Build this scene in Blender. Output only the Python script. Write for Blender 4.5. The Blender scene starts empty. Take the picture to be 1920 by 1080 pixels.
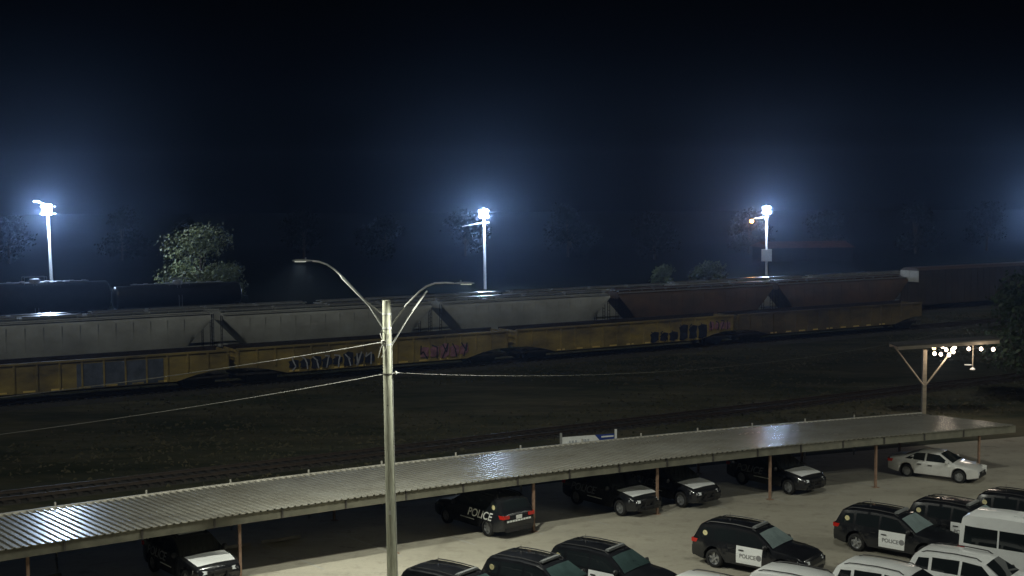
import bpy, math, random
from mathutils import Vector, Matrix
from mathutils.geometry import tessellate_polygon
R = math.radians
sc = bpy.context.scene
col = sc.collection

# ------------------------------------------------------------------ camera
cam_d = bpy.data.cameras.new('camera'); cam = bpy.data.objects.new('camera', cam_d); col.objects.link(cam)
cam_d.sensor_width = 36; cam_d.lens = 45.0; cam_d.clip_start = .1; cam_d.clip_end = 3000
cam.matrix_world = Matrix.Translation((0, 0, 15)) @ Matrix.Rotation(R(90 - 4.05), 4, 'X') @ Matrix.Rotation(R(-0.3), 4, 'Z')
sc.camera = cam
# ------------------------------------------------------------------ sky: a clear night sky, sun well below the horizon
world = bpy.data.worlds.new('World'); sc.world = world; world.use_nodes = True
wn = world.node_tree; wn.nodes.clear()
sky = wn.nodes.new('ShaderNodeTexSky'); sky.sky_type = 'NISHITA'; sky.sun_disc = False
sky.sun_elevation = R(-7); sky.sun_rotation = R(200)
bg = wn.nodes.new('ShaderNodeBackground'); bg.inputs['Strength'].default_value = 0.05
wo = wn.nodes.new('ShaderNodeOutputWorld')
wn.links.new(sky.outputs[0], bg.inputs[0]); wn.links.new(bg.outputs[0], wo.inputs[0])
# weak fill light, added to keep the trains readable
sd = bpy.data.lights.new('fill_sun', 'SUN'); sd.energy = 0.46; sd.angle = R(.5); sd.color = (.98, 1, .90)
so = bpy.data.objects.new('fill_sun', sd); col.objects.link(so)
so.rotation_euler = (R(42), 0, R(-14))
sc.view_settings.view_transform = 'Standard'; sc.view_settings.look = 'None'
sc.view_settings.exposure = 0; sc.view_settings.gamma = 1
sc.cycles.use_denoising = True
sc.cycles.max_bounces = 6; sc.cycles.volume_bounces = 0
sc.cycles.sample_clamp_indirect = 4
STREET_W = 4700; YARD_W = 15500; FLOOD_W = 30000

# ------------------------------------------------------------------ helpers
def tag(o, label=None, cat=None, group=None, kind=None):
    for k, v in (('label', label), ('category', cat), ('group', group), ('kind', kind)):
        if v: o[k] = v
    return o
def empty(name, loc=(0, 0, 0), rz=0, label=None, cat=None, group=None):
    o = bpy.data.objects.new(name, None); col.objects.link(o)
    o.location = loc; o.rotation_euler = (0, 0, rz); o.empty_display_size = .3
    return tag(o, label, cat, group)
class MB:
    def __init__(s): s.v = []; s.f = []; s.m = []; s.mi = 0
    def add(s, vs, fs):
        b = len(s.v); s.v += [tuple(v) for v in vs]
        for f in fs: s.f.append([i + b for i in f]); s.m.append(s.mi)
        return s
    def box(s, c, d, M=None):
        x, y, z = c; a, b, h = d[0] / 2, d[1] / 2, d[2] / 2
        vs = [Vector((x + i * a, y + j * b, z + k * h)) for k in (-1, 1) for j in (-1, 1) for i in (-1, 1)]
        if M: vs = [M @ v for v in vs]
        return s.add(vs, [(0, 2, 3, 1), (4, 5, 7, 6), (0, 1, 5, 4), (2, 6, 7, 3), (0, 4, 6, 2), (1, 3, 7, 5)])
    def tube(s, pts, r, n=8, cap=True):
        pts = [Vector(p) for p in pts]; rs = r if isinstance(r, (list, tuple)) else [r] * len(pts)
        vs = []; fs = []
        ref = None
        for i, p in enumerate(pts):
            t = (pts[min(i + 1, len(pts) - 1)] - pts[max(i - 1, 0)]).normalized()
            if ref is None: ref = Vector((0, 0, 1)) if abs(t.z) < .9 else Vector((1, 0, 0))
            a = t.cross(ref).normalized(); b = a.cross(t).normalized()
            for k in range(n):
                q = 2 * math.pi * k / n; vs.append(p + (a * math.cos(q) + b * math.sin(q)) * rs[i])
        for i in range(len(pts) - 1):
            for k in range(n):
                k2 = (k + 1) % n; fs.append((i * n + k, i * n + k2, (i + 1) * n + k2, (i + 1) * n + k))
        if cap: fs.append(tuple(range(n - 1, -1, -1))); fs.append(tuple((len(pts) - 1) * n + k for k in range(n)))
        return s.add(vs, fs)
    def lathe(s, prof, axis='Z', c=(0, 0, 0), n=16, cap=True):
        vs = []; fs = []; c = Vector(c)
        for (r, h) in prof:
            for k in range(n):
                q = 2 * math.pi * k / n; a, b = r * math.cos(q), r * math.sin(q)
                vs.append(c + Vector({'Z': (a, b, h), 'Y': (a, h, b), 'X': (h, a, b)}[axis]))
        for i in range(len(prof) - 1):
            for k in range(n):
                k2 = (k + 1) % n; fs.append((i * n + k, i * n + k2, (i + 1) * n + k2, (i + 1) * n + k))
        if cap: fs.append(tuple(range(n))); fs.append(tuple((len(prof) - 1) * n + k for k in range(n)))
        return s.add(vs, fs)
    def poly(s, pts, thick=None):   # flat polygon, optional extrusion vector
        n = len(pts); P = [Vector(p) for p in pts]
        tr = tessellate_polygon([P])
        if thick is None: return s.add(P, tr)
        T = Vector(thick)
        return s.add(P + [p + T for p in P], [tuple(t) for t in tr] + [tuple(i + n for i in reversed(t)) for t in tr]
                     + [(i, (i + 1) % n, (i + 1) % n + n, i + n) for i in range(n)])
    def grid(s, nu, nv, fn):
        vs = [fn(i / nu, j / nv) for j in range(nv + 1) for i in range(nu + 1)]
        return s.add(vs, [(j * (nu + 1) + i, j * (nu + 1) + i + 1, (j + 1) * (nu + 1) + i + 1, (j + 1) * (nu + 1) + i) for j in range(nv) for i in range(nu)])
    def build(s, name, mats, parent=None, smooth=None, loc=None, rz=0, label=None, cat=None, group=None, kind=None):
        me = bpy.data.meshes.new(name); me.from_pydata(s.v, [], s.f)
        mats = mats if isinstance(mats, (list, tuple)) else [mats]
        for m in mats: me.materials.append(m)
        if len(mats) > 1: me.polygons.foreach_set('material_index', s.m)
        me.validate(); me.update()
        import bmesh
        bm = bmesh.new(); bm.from_mesh(me); bmesh.ops.recalc_face_normals(bm, faces=bm.faces); bm.to_mesh(me); bm.free()
        if smooth:
            me.polygons.foreach_set('use_smooth', [True] * len(me.polygons)); me.set_sharp_from_angle(angle=R(smooth))
        o = bpy.data.objects.new(name, me); col.objects.link(o)
        if parent: o.parent = parent
        if loc: o.location = loc
        if rz: o.rotation_euler = (0, 0, rz)
        return tag(o, label, cat, group, kind)
def copy_tree(o, parent=None):
    c = o.copy(); col.objects.link(c)
    if parent: c.parent = parent
    for ch in o.children: copy_tree(ch, c)
    return c

# ------------------------------------------------------------------ materials
def mat(name, base, rough=.6, metal=0, var=.0, scale=3, dirt=None, bump=0, bscale=20, coat=0, trans=0, detail=6, coord='Object', stretch=None, spec=.5):
    m = bpy.data.materials.new(name); m.use_nodes = True; nt = m.node_tree; N = nt.nodes; L = nt.links
    b = N['Principled BSDF']; b.inputs['Base Color'].default_value = (*base, 1)
    b.inputs['Roughness'].default_value = rough; b.inputs['Metallic'].default_value = metal
    b.inputs['Coat Weight'].default_value = coat; b.inputs['Coat Roughness'].default_value = .06
    b.inputs['Specular IOR Level'].default_value = spec
    if trans: b.inputs['Transmission Weight'].default_value = trans
    tc = N.new('ShaderNodeTexCoord'); src = tc.outputs[coord]
    if stretch:
        mp = N.new('ShaderNodeMapping'); mp.inputs['Scale'].default_value = stretch; L.new(src, mp.inputs[0]); src = mp.outputs[0]
    if var or dirt:
        n = N.new('ShaderNodeTexNoise'); n.inputs['Scale'].default_value = scale; n.inputs['Detail'].default_value = detail
        n.inputs['Roughness'].default_value = .65
        L.new(src, n.inputs['Vector'])
        r = N.new('ShaderNodeValToRGB'); r.color_ramp.elements[0].position = .35; r.color_ramp.elements[1].position = .68
        lo = dirt if dirt else tuple(c * (1 - var) for c in base); hi = base if dirt else tuple(min(1, c * (1 + var)) for c in base)
        r.color_ramp.elements[0].color = (*lo, 1); r.color_ramp.elements[1].color = (*hi, 1)
        L.new(n.outputs['Fac'], r.inputs[0]); L.new(r.outputs[0], b.inputs['Base Color'])
        rr = N.new('ShaderNodeMapRange'); rr.inputs['To Min'].default_value = min(1, rough + .08); rr.inputs['To Max'].default_value = max(.03, rough - .05)
        L.new(n.outputs['Fac'], rr.inputs[0]); L.new(rr.outputs[0], b.inputs['Roughness'])
    if bump:
        n2 = N.new('ShaderNodeTexNoise'); n2.inputs['Scale'].default_value = bscale; n2.inputs['Detail'].default_value = 5
        L.new(src, n2.inputs['Vector']); bp = N.new('ShaderNodeBump'); bp.inputs['Strength'].default_value = bump
        bp.inputs['Distance'].default_value = .05; L.new(n2.outputs['Fac'], bp.inputs['Height']); L.new(bp.outputs[0], b.inputs['Normal'])
    return m
def emit(name, c, s):
    m = bpy.data.materials.new(name); m.use_nodes = True; b = m.node_tree.nodes['Principled BSDF']
    b.inputs['Base Color'].default_value = (*c, 1); b.inputs['Emission Color'].default_value = (*c, 1); b.inputs['Emission Strength'].default_value = s
    return m
M = dict(
    black_paint=mat('black_paint', (.012, .013, .016), .22, var=.3, coat=.7, scale=1.5, spec=.5),
    white_paint=mat('white_paint', (.88, .90, .89), .3, var=.04, coat=.6, scale=1.2),
    silver_paint=mat('silver_paint', (.76, .76, .73), .32, metal=.15, var=.05, coat=.7),
    glass=mat('glass', (.014, .018, .02), .05, spec=.8),
    reflection_glass=mat('reflection_glass', (.21, .27, .27), .15, spec=.9, var=.25, scale=1.2),  # pale teal painted in for the reflection on the windshields
    rubber=mat('rubber', (.015, .015, .015), .85, var=.3, scale=8),
    rim=mat('rim', (.42, .43, .44), .35, metal=.7, var=.15, scale=9),
    black_plastic=mat('black_plastic', (.018, .018, .02), .5, var=.3),
    red_lens=mat('red_lens', (.55, .02, .012), .15, coat=.5),
    clear_lens=mat('clear_lens', (.75, .78, .8), .12, coat=.8),
    badge_yellow=mat('badge_yellow', (.75, .68, .38), .45, var=.2, scale=20),
    letter_grey=mat('letter_grey', (.27, .27, .275), .5),
    letter_white=mat('letter_white', (.8, .82, .8), .4),
    letter_shaded=mat('letter_shaded', (.16, .165, .17), .4),  # white lettering darkened for the shade under the carport roof
    plate_white=mat('plate_white', (.75, .76, .74), .4),
    roof_metal=mat('roof_metal', (.50, .49, .43), .24, metal=.45, dirt=(.36, .34, .28), scale=.45, bump=.05, bscale=2),
    gutter=mat('gutter', (.52, .50, .44), .45, metal=.2, var=.25, scale=2),
    fascia=mat('fascia', (.17, .165, .125), .6, var=.25, scale=1.3),
    rust_post=mat('rust_post', (.27, .17, .115), .7, var=.3, scale=6),
    dark_steel=mat('dark_steel', (.05, .045, .04), .6, var=.3),
    wood_pole=mat('wood_pole', (.42, .435, .345), .85, dirt=(.22, .22, .165), scale=5, stretch=(3, 3, .22), bump=.5, bscale=14),
    galv=mat('galv', (.50, .51, .49), .45, metal=.55, var=.15, scale=8),
    cable=mat('cable', (.24, .235, .21), .6, var=.3, scale=30),
    porcelain=mat('porcelain', (.55, .55, .5), .3),
    concrete=mat('concrete', (.36, .345, .275), .85, var=.20, scale=.35, bump=.25, bscale=14, coord='Object', detail=9),
    curb=mat('curb', (.38, .37, .33), .85, var=.2, scale=3),
    earth=mat('earth', (.075, .066, .048), .95, dirt=(.030, .036, .022), scale=.09, bump=.6, bscale=3, detail=11, spec=.05),
    tuft=mat('tuft', (.105, .09, .05), .9, dirt=(.035, .040, .02), scale=.35),
    night_ground=mat('night_ground', (.006, .007, .005), .95, dirt=(.003, .004, .003), scale=.06, bump=.6, bscale=2, detail=9, spec=0),
    gon_inside=mat('gondola_inside', (.035, .025, .018), .9, var=.4),  # dark rust, with the shade inside the cars put into the colour
    ballast=mat('ballast', (.055, .049, .037), .95, dirt=(.028, .028, .021), scale=1.5, bump=.9, bscale=22, detail=8),
    rail=mat('rail', (.08, .062, .048), .5, metal=.5, var=.2),
    tie=mat('tie', (.04, .034, .027), .9, var=.4, scale=2),
    hop_grey=mat('hopper_grey', (.56, .57, .52), .5, dirt=(.36, .355, .31), scale=.8, stretch=(.35, 1, .5), bump=.1, bscale=2, coat=.15),
    hop_roof=mat('hopper_roof', (.30, .31, .31), .22, metal=.3, dirt=(.20, .19, .18), scale=1.5),
    hop_brown=mat('hopper_brown', (.19, .115, .065), .6, dirt=(.10, .075, .048), scale=.7, stretch=(.35, 1, .5)),
    brown_roof=mat('brown_roof', (.13, .08, .06), .35, dirt=(.09, .07, .06), scale=1.5),
    rack_brown=mat('rack_brown', (.09, .068, .05), .6, dirt=(.05, .042, .034), scale=.5, stretch=(.3, 1, .6)),
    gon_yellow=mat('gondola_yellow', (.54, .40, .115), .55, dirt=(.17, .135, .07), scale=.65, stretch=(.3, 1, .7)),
    gon_dim=mat('gondola_dim', (.27, .20, .08), .6, dirt=(.08, .065, .045), scale=.5, stretch=(.3, 1, .7)),  # gondola yellow darkened where the light falls off to the right
    gon_patch=mat('gondola_patch', (.13, .15, .19), .6, var=.3, scale=1.2),
    reflector=mat('reflector', (.95, .70, .22), .3),
    graffiti_dark=mat('graffiti_dark', (.03, .035, .06), .5, var=.4, scale=2),
    graffiti_pale=mat('graffiti_pale', (.55, .56, .6), .5, var=.3, scale=3),
    graffiti_pink=mat('graffiti_pink', (.42, .2, .24), .5, var=.4, scale=2),
    tank_black=mat('tank_black', (.014, .014, .016), .3, var=.4, scale=1),
    tank_top=mat('tank_top', (.45, .46, .48), .3, metal=.5, var=.3, scale=4),
    truck_dark=mat('truck_dark', (.035, .03, .027), .75, var=.3, scale=3),
    pole_white=mat('yard_pole', (.62, .63, .62), .7, var=.15, scale=2, stretch=(1, 1, .2)),
    shed_wall=mat('shed_wall', (.008, .007, .008), .95, spec=.0, var=.2, scale=.6),
    shed_roof=mat('shed_roof', (.085, .045, .035), .9, spec=.0, var=.3, scale=.6),
    bark=mat('bark', (.05, .04, .03), .9, var=.4, scale=4, bump=.5, spec=.1),
    leaf=mat('leaf', (.092, .118, .05), .6, var=.55, scale=.5, dirt=None),
    leaf_dark=mat('leaf_dark', (.035, .062, .026), .6, var=.45, scale=.6),
    leaf_silhouette=mat('leaf_silhouette', (.006, .008, .005), .9, var=.4, scale=.4, spec=.05),  # night shade put into the leaf colour, so far trees stay silhouettes
    shelter_wood=mat('shelter_wood', (.36, .31, .23), .7, var=.2, scale=3, stretch=(.4, 2, 2)),
    shelter_top=mat('shelter_top', (.085, .08, .065), .8, var=.3, scale=2),
    reflection_glass_dim=mat('reflection_glass_dim', (.045, .075, .075), .12, spec=.9, var=.3, scale=1.2),  # darker copy for windshields with a fainter painted reflection
    bar_grey=mat('bar_grey', (.20, .21, .21), .35, var=.2),
    sign_white=mat('sign_white', (.78, .79, .76), .45, var=.08, scale=2),
    sign_blue=mat('sign_blue', (.02, .05, .24), .45, var=.1),
    sign_mark=mat('sign_mark', (.42, .44, .46), .5),
    flood_body=mat('flood_body', (.3, .3, .3), .5, metal=.4),
    flood_lens=emit('flood_lens', (.72, .82, 1.0), 22),
    street_lens=emit('street_lens', (.93, 1.0, .86), .5),
    orange_lens=emit('orange_lens', (1.0, .45, .12), 14),
    bulb=emit('bulb_glow', (1.0, .80, .62), 9),
    bulb_warm=emit('bulb_warm', (1.0, .75, .35), 4),
)
# the yard earth: dead grass, cinders and tracked dirt in streaks along the rails
def rework_earth():
    nt = M['earth'].node_tree; N = nt.nodes; L = nt.links; b = N['Principled BSDF']
    tc = N.new('ShaderNodeTexCoord'); mp = N.new('ShaderNodeMapping'); mp.inputs['Rotation'].default_value = (0, 0, -math.atan(.61)); mp.inputs['Scale'].default_value = (.35, 1, 1)
    L.new(tc.outputs['Object'], mp.inputs[0]); outs = []
    for sc_, a_, b_ in ((.22, .40, .62), (1.6, .38, .66), (.05, .42, .6)):
        n = N.new('ShaderNodeTexNoise'); n.inputs['Scale'].default_value = sc_; n.inputs['Detail'].default_value = 10; n.inputs['Roughness'].default_value = .7
        L.new(mp.outputs[0], n.inputs['Vector']); r = N.new('ShaderNodeMapRange'); r.inputs['From Min'].default_value = a_; r.inputs['From Max'].default_value = b_
        L.new(n.outputs['Fac'], r.inputs[0]); outs.append(r.outputs[0])
    m1 = N.new('ShaderNodeMix'); m1.data_type = 'RGBA'; m1.inputs[6].default_value = (.042, .048, .032, 1); m1.inputs[7].default_value = (.150, .130, .090, 1)
    m2 = N.new('ShaderNodeMix'); m2.data_type = 'RGBA'; m2.inputs[7].default_value = (.075, .085, .052, 1)
    m3 = N.new('ShaderNodeMix'); m3.data_type = 'RGBA'; m3.blend_type = 'MULTIPLY'; m3.inputs[7].default_value = (.45, .48, .45, 1)
    L.new(outs[0], m1.inputs[0]); L.new(m1.outputs[2], m2.inputs[6])
    s5 = N.new('ShaderNodeMath'); s5.operation = 'MULTIPLY'; s5.inputs[1].default_value = .6; L.new(outs[1], s5.inputs[0]); L.new(s5.outputs[0], m2.inputs[0])
    L.new(m2.outputs[2], m3.inputs[6]); L.new(outs[2], m3.inputs[0]); L.new(m3.outputs[2], b.inputs['Base Color'])
rework_earth()
# lot paving: worn concrete with tyre-dark streaks along the lanes, stains and fine grain
def rework_lot():
    nt = M['concrete'].node_tree; N = nt.nodes; L = nt.links; b = N['Principled BSDF']
    tc = N.new('ShaderNodeTexCoord'); outs = []
    for sc_, a_, b_, st, rot in ((.30, .40, .64, (.3, 1.2, 1), -.5), (1.3, .52, .72, (1, 1, 1), 0), (5.5, .30, .75, (1, 1, 1), 0), (.55, .60, .70, (1, 1, 1), .3)):
        mp = N.new('ShaderNodeMapping'); mp.inputs['Rotation'].default_value = (0, 0, rot); mp.inputs['Scale'].default_value = st; L.new(tc.outputs['Object'], mp.inputs[0])
        n = N.new('ShaderNodeTexNoise'); n.inputs['Scale'].default_value = sc_; n.inputs['Detail'].default_value = 9; n.inputs['Roughness'].default_value = .66
        L.new(mp.outputs[0], n.inputs['Vector']); r = N.new('ShaderNodeMapRange'); r.inputs['From Min'].default_value = a_; r.inputs['From Max'].default_value = b_
        L.new(n.outputs['Fac'], r.inputs[0]); outs.append(r.outputs[0])
    prev = None
    for k, (fac, colr) in enumerate(((outs[0], (.80, .80, .80)), (outs[1], (.74, .73, .72)), (outs[2], (.86, .86, .86)), (outs[3], (.50, .49, .48)))):
        m = N.new('ShaderNodeMix'); m.data_type = 'RGBA'; m.blend_type = 'MULTIPLY'; m.inputs[7].default_value = (*colr, 1)
        if prev is None: m.inputs[6].default_value = (.425, .395, .315, 1)
        else: L.new(prev, m.inputs[6])
        L.new(fac, m.inputs[0]); prev = m.outputs[2]
    L.new(prev, b.inputs['Base Color'])
rework_lot()
def light(name, kind, parent, loc, watts, color, size=.2, spot=None, blend=.5, rot=None):
    d = bpy.data.lights.new(name, kind); d.energy = watts; d.color = color
    if kind in ('POINT', 'SPOT'): d.shadow_soft_size = size
    if spot: d.spot_size = R(spot); d.spot_blend = blend
    o = bpy.data.objects.new(name, d); col.objects.link(o); o.parent = parent; o.location = loc
    if rot: o.rotation_euler = rot
    return o

# ------------------------------------------------------------------ ground
SL = .61; A = math.atan(SL); ca, sa = math.cos(A), math.sin(A)          # direction of the tracks
g = MB(); n = 60
def gfn(u, v):
    return (-700 + 1400 * u, -60 + 1300 * v, 0)
g.grid(n, n, gfn); g.build('ground', M['earth'], kind='structure')
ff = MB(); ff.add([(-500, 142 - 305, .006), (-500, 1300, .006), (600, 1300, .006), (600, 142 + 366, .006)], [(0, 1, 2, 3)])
ff.build('dark_far_ground', M['night_ground'], kind='structure')  # far ground painted near black, so lamp spill on it stays dark
def eave(t):   # front eave line of the carport as a function of X, from the left to the right
    return 55.62 + .5560 * t - .0042 * t * t if t < 20 else 55.62 + .556 * 20 - 1.68 + (.388) * (t - 20)
def edir(t):
    s = (eave(t + .5) - eave(t - .5)); return Vector((1, s, 0)).normalized()
XS = [-27 + i * 1.0 for i in range(57)]
# parking lot sheet: out to behind the carport
lot = MB()
front = [Vector((x, -20, .004)) for x in XS]; back = []
for x in XS:
    e = edir(x); nrm = Vector((-e.y, e.x, 0)); back.append(Vector((x, eave(x), .004)) + nrm * 8.6)
ext_l = [Vector((-70, -20, .004)), Vector((-70, 18, .004))]; ext_r = [Vector((75, -20, .004)), Vector((75, back[-1].y + 18, .004))]
L_ = [ext_l[0]] + front + [ext_r[0]]; U_ = [ext_l[1]] + back + [ext_r[1]]
lot.add(L_ + U_, [(i, i + 1, len(L_) + i + 1, len(L_) + i) for i in range(len(L_) - 1)])
lot.build('parking_lot', M['concrete'], kind='structure')
# stained concrete darker patches and cracks are in the material; bay lines under the carport
bays = MB()
for k in range(-7, 10):
    x = -4.78 + 3.0 * k; e = edir(x); nrm = Vector((-e.y, e.x, 0)); p = Vector((x, eave(x), .008))
    d = Vector((math.cos(R(130)), math.sin(R(130)), 0))
    a, b = p - d * .2, p + d * 5.2; w = e * .05
    bays.add([a - w, a + w, b + w, b - w], [(0, 1, 2, 3)])
bays.build('bay_line', M['curb'], kind='structure')

# tufts of dead grass, weeds and clods on the yard
rg = random.Random(77); tf = MB(); vs = []; fs = []
for i in range(34000):
    x = rg.uniform(-48, 62); off = rg.uniform(66, 131)
    if abs(off - 79) < 1.6 or abs(off - 114.6) < 1.6: continue
    y = off + SL * x
    if x < -27 and y < 60: continue
    if math.sin(x * .16 + y * .05) + math.sin(y * .23 - x * .07 + 1.3) + rg.uniform(-1.2, 1.2) < -.1: continue
    hgt = rg.uniform(.03, .17); wd = rg.uniform(.04, .22); a = rg.uniform(0, 3.14); dx, dy = math.cos(a) * wd, math.sin(a) * wd
    k = len(vs); vs += [(x - dx, y - dy, .01), (x + dx, y + dy, .01), (x + dx * .5 + rg.uniform(-.1, .1), y + dy * .5, hgt), (x - dx * .4, y - dy * .4 + rg.uniform(-.1, .1), hgt * rg.uniform(.5, 1)), (x - dy * .7, y + dx * .7, .01), (x + dy * .7, y - dx * .7, .01)]
    fs += [(k, k + 1, k + 2, k + 3), (k + 4, k + 5, k + 2), ]
tf.add(vs, fs)
tf.build('grass', M['tuft'], kind='stuff', label='tufts of dead grass and weeds between the open tracks', cat='grass')

# ------------------------------------------------------------------ railway tracks
def track(c, s0, s1, label):
    t = empty('railway_track', (0, c, -.19 if c < 100 else 0), A, label, 'railway track', 'parallel railway tracks of the yard')
    b = MB(); b.add([(s0, -2.1, .01), (s1, -2.1, .01), (s1, -1.4, .22), (s0, -1.4, .22), (s1, 1.4, .22), (s0, 1.4, .22), (s1, 2.1, .01), (s0, 2.1, .01)],
                    [(0, 1, 2, 3), (3, 2, 4, 5), (5, 4, 6, 7)]); b.build('ballast_bed', M['ballast'], t)
    q = MB(); x = s0 + .3
    while x < s1:
        q.box((x, 0, .25), (.22, 2.6, .12)); x += .6
    tag(q.build('sleepers', M['tie'], t), kind='stuff')
    for sgn in (-1, 1):
        r = MB(); y = sgn * .75
        r.box(((s0 + s1) / 2, y, .32), (s1 - s0, .13, .02)); r.box(((s0 + s1) / 2, y, .38), (s1 - s0, .025, .10)); r.box(((s0 + s1) / 2, y, .45), (s1 - s0, .07, .04))
        r.build('rail', M['rail'], t)
def at_row(c, s, z=0): return (s * ca, c + s * sa, z)

# ------------------------------------------------------------------ rail cars
def trucks(root, L, zc=.5):
    for sx in (-1, 1):
        t = MB()
        for dx in (-.88, .88):
            t.lathe([(.0, -.86), (.46, -.86), (.46, -.72), (.50, -.70), (.50, -.68), (0, -.68)], 'Y', (sx * (L / 2 - 2.3) + dx, 0, .93 - .0), 18, cap=False)
            t.lathe([(.0, .68), (.50, .68), (.50, .70), (.46, .72), (.46, .86), (0, .86)], 'Y', (sx * (L / 2 - 2.3) + dx, 0, .93), 18, cap=False)
            t.tube([(sx * (L / 2 - 2.3) + dx, -.7, .93), (sx * (L / 2 - 2.3) + dx, .7, .93)], .09)
        for sy in (-1, 1):
            t.poly([(sx * (L / 2 - 2.3) + a, sy * .98, z) for a, z in ((-1.15, .82), (-.6, .72), (-.35, .6), (.35, .6), (.6, .72), (1.15, .82), (1.15, 1.02), (.45, 1.12), (-.45, 1.12), (-1.15, 1.02))], (0, sy * .12, 0))
        t.box((sx * (L / 2 - 2.3), 0, .95), (.5, 1.9, .25))
        t.build('truck', M['truck_dark'], root)
        c = MB(); c.box((sx * (L / 2 + .28), 0, .95), (.75, .22, .22)); c.box((sx * (L / 2 + .55), 0, .95), (.25, .34, .3)); c.build('coupler', M['truck_dark'], root)
RZ0 = .0
def graffiti(root, x0, x1, z0, z1, y, kind, seed, n=7):
    rnd = random.Random(seed)
    w = (x1 - x0) / n
    d = MB()
    for i in range(n):
        a = x0 + i * w; zz = z0 + rnd.uniform(0, .25); zt = z1 - rnd.uniform(0, .35)
        kk = rnd.randint(0, 3)
        P = [(a + .06 * w, zz), (a + .45 * w, zz - .06), (a + .95 * w, zz + rnd.uniform(0, .2)), (a + w * rnd.uniform(.8, 1.05), (zz + zt) / 2), (a + w * .98, zt), (a + w * .5, zt + .1), (a + .02 * w, zt - rnd.uniform(0, .3)), (a + .15 * w, (zz + zt) / 2)]
        d.poly([(p[0], y, p[1]) for p in P], (0, .003, 0))
    o = d; o.mi = 1
    for i in range(n):
        a = x0 + i * w
        pts = [(a + w * rnd.uniform(.1, .4), z1 - .1), (a + w * rnd.uniform(.1, .9), z0 + (z1 - z0) * rnd.random()), (a + w * rnd.uniform(.3, .9), z0 + (z1 - z0) * rnd.random()), (a + w * rnd.uniform(.2, .8), z0)]
        for p, q in zip(pts, pts[1:]):
            v = Vector((q[0] - p[0], 0, q[1] - p[1]))
            if v.length < .05: continue
            v.normalize(); nn = Vector((-v.z, 0, v.x)) * .055
            P, Q = Vector((p[0], y - .006, p[1])), Vector((q[0], y - .006, q[1]))
            o.add([P - nn, Q - nn, Q + nn, P + nn], [(0, 1, 2, 3)])
    o.build('graffiti', [M[kind[0]], M[kind[1]]], root)
def gondola(c, s, L, label, seed, deco):
    root = empty('gondola_car', at_row(c, s), A, label, 'rail car', 'yellow gondola cars of the front train'); GY = M['gon_dim'] if seed == 4 else M['gon_yellow']
    h0, h1, W = 1.05, 3.3, 1.5; h = L / 2
    prof = [(-h, 1.75), (-h + 1.2, 1.72), (-h + 2.6, 1.5), (-h + 4.2, 1.08), (h - 4.2, 1.08), (h - 2.6, 1.5), (h - 1.2, 1.72), (h, 1.75), (h, h1), (-h, h1)]
    for sy in (-1, 1):
        b = MB(); b.poly([(x, sy * W, z) for x, z in prof], (0, -sy * .07, 0))
        b.box((0, sy * (W + .035), h1 - .08), (L, .10, .16))
        k = int(L / 1.55)
        for i in range(k + 1):
            x = -h + .15 + (L - .3) * i / k; zb = 1.15 if abs(x) < h - 4.2 else 1.78
            b.box((x, sy * (W + .045), (zb + h1 - .16) / 2), (.12, .085, h1 - .16 - zb))
        b.build('side_wall', GY if sy < 0 else M['gon_inside'], root)
    for sx in (-1, 1):
        b = MB(); b.box((sx * (h - .05), 0, (1.75 + h1 - .12) / 2), (.1, 2 * W - .15, h1 - .12 - 1.75))
        for z in (2.1, 2.6, 3.05): b.box((sx * (h + .03), 0, z), (.06, 2 * W - .2, .1))
        b.build('end_wall', GY, root)
    f = MB(); f.box((0, 0, 1.2), (L - .25, 2 * W - .16, .15)); f.box((0, 0, .95), (L, .5, .32)); f.build('floor_frame', M['truck_dark'], root)
    x = -h + 4.8
    while x < h - 4.5:
        r = MB(); r.box((x, -(W + .012), 1.20), (.85, .02, .13)); r.build('reflector', M['reflector'], root); x += 1.95
    for kind, x0, x1, z0, z1, nn in deco:
        if kind == 'patch':
            p = MB(); p.box(((x0 + x1) / 2, -(W + .012), (z0 + z1) / 2), (x1 - x0, .02, z1 - z0)); p.build('repainted_panel', M['gon_patch'], root)
        else: graffiti(root, x0, x1, z0, z1, -(W + .094), {'d': ('graffiti_dark', 'graffiti_pale'), 'p': ('graffiti_pink', 'graffiti_dark'), 'k': ('graffiti_dark', 'graffiti_dark')}[kind], seed, nn)
    trucks(root, L)
    return root
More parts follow.
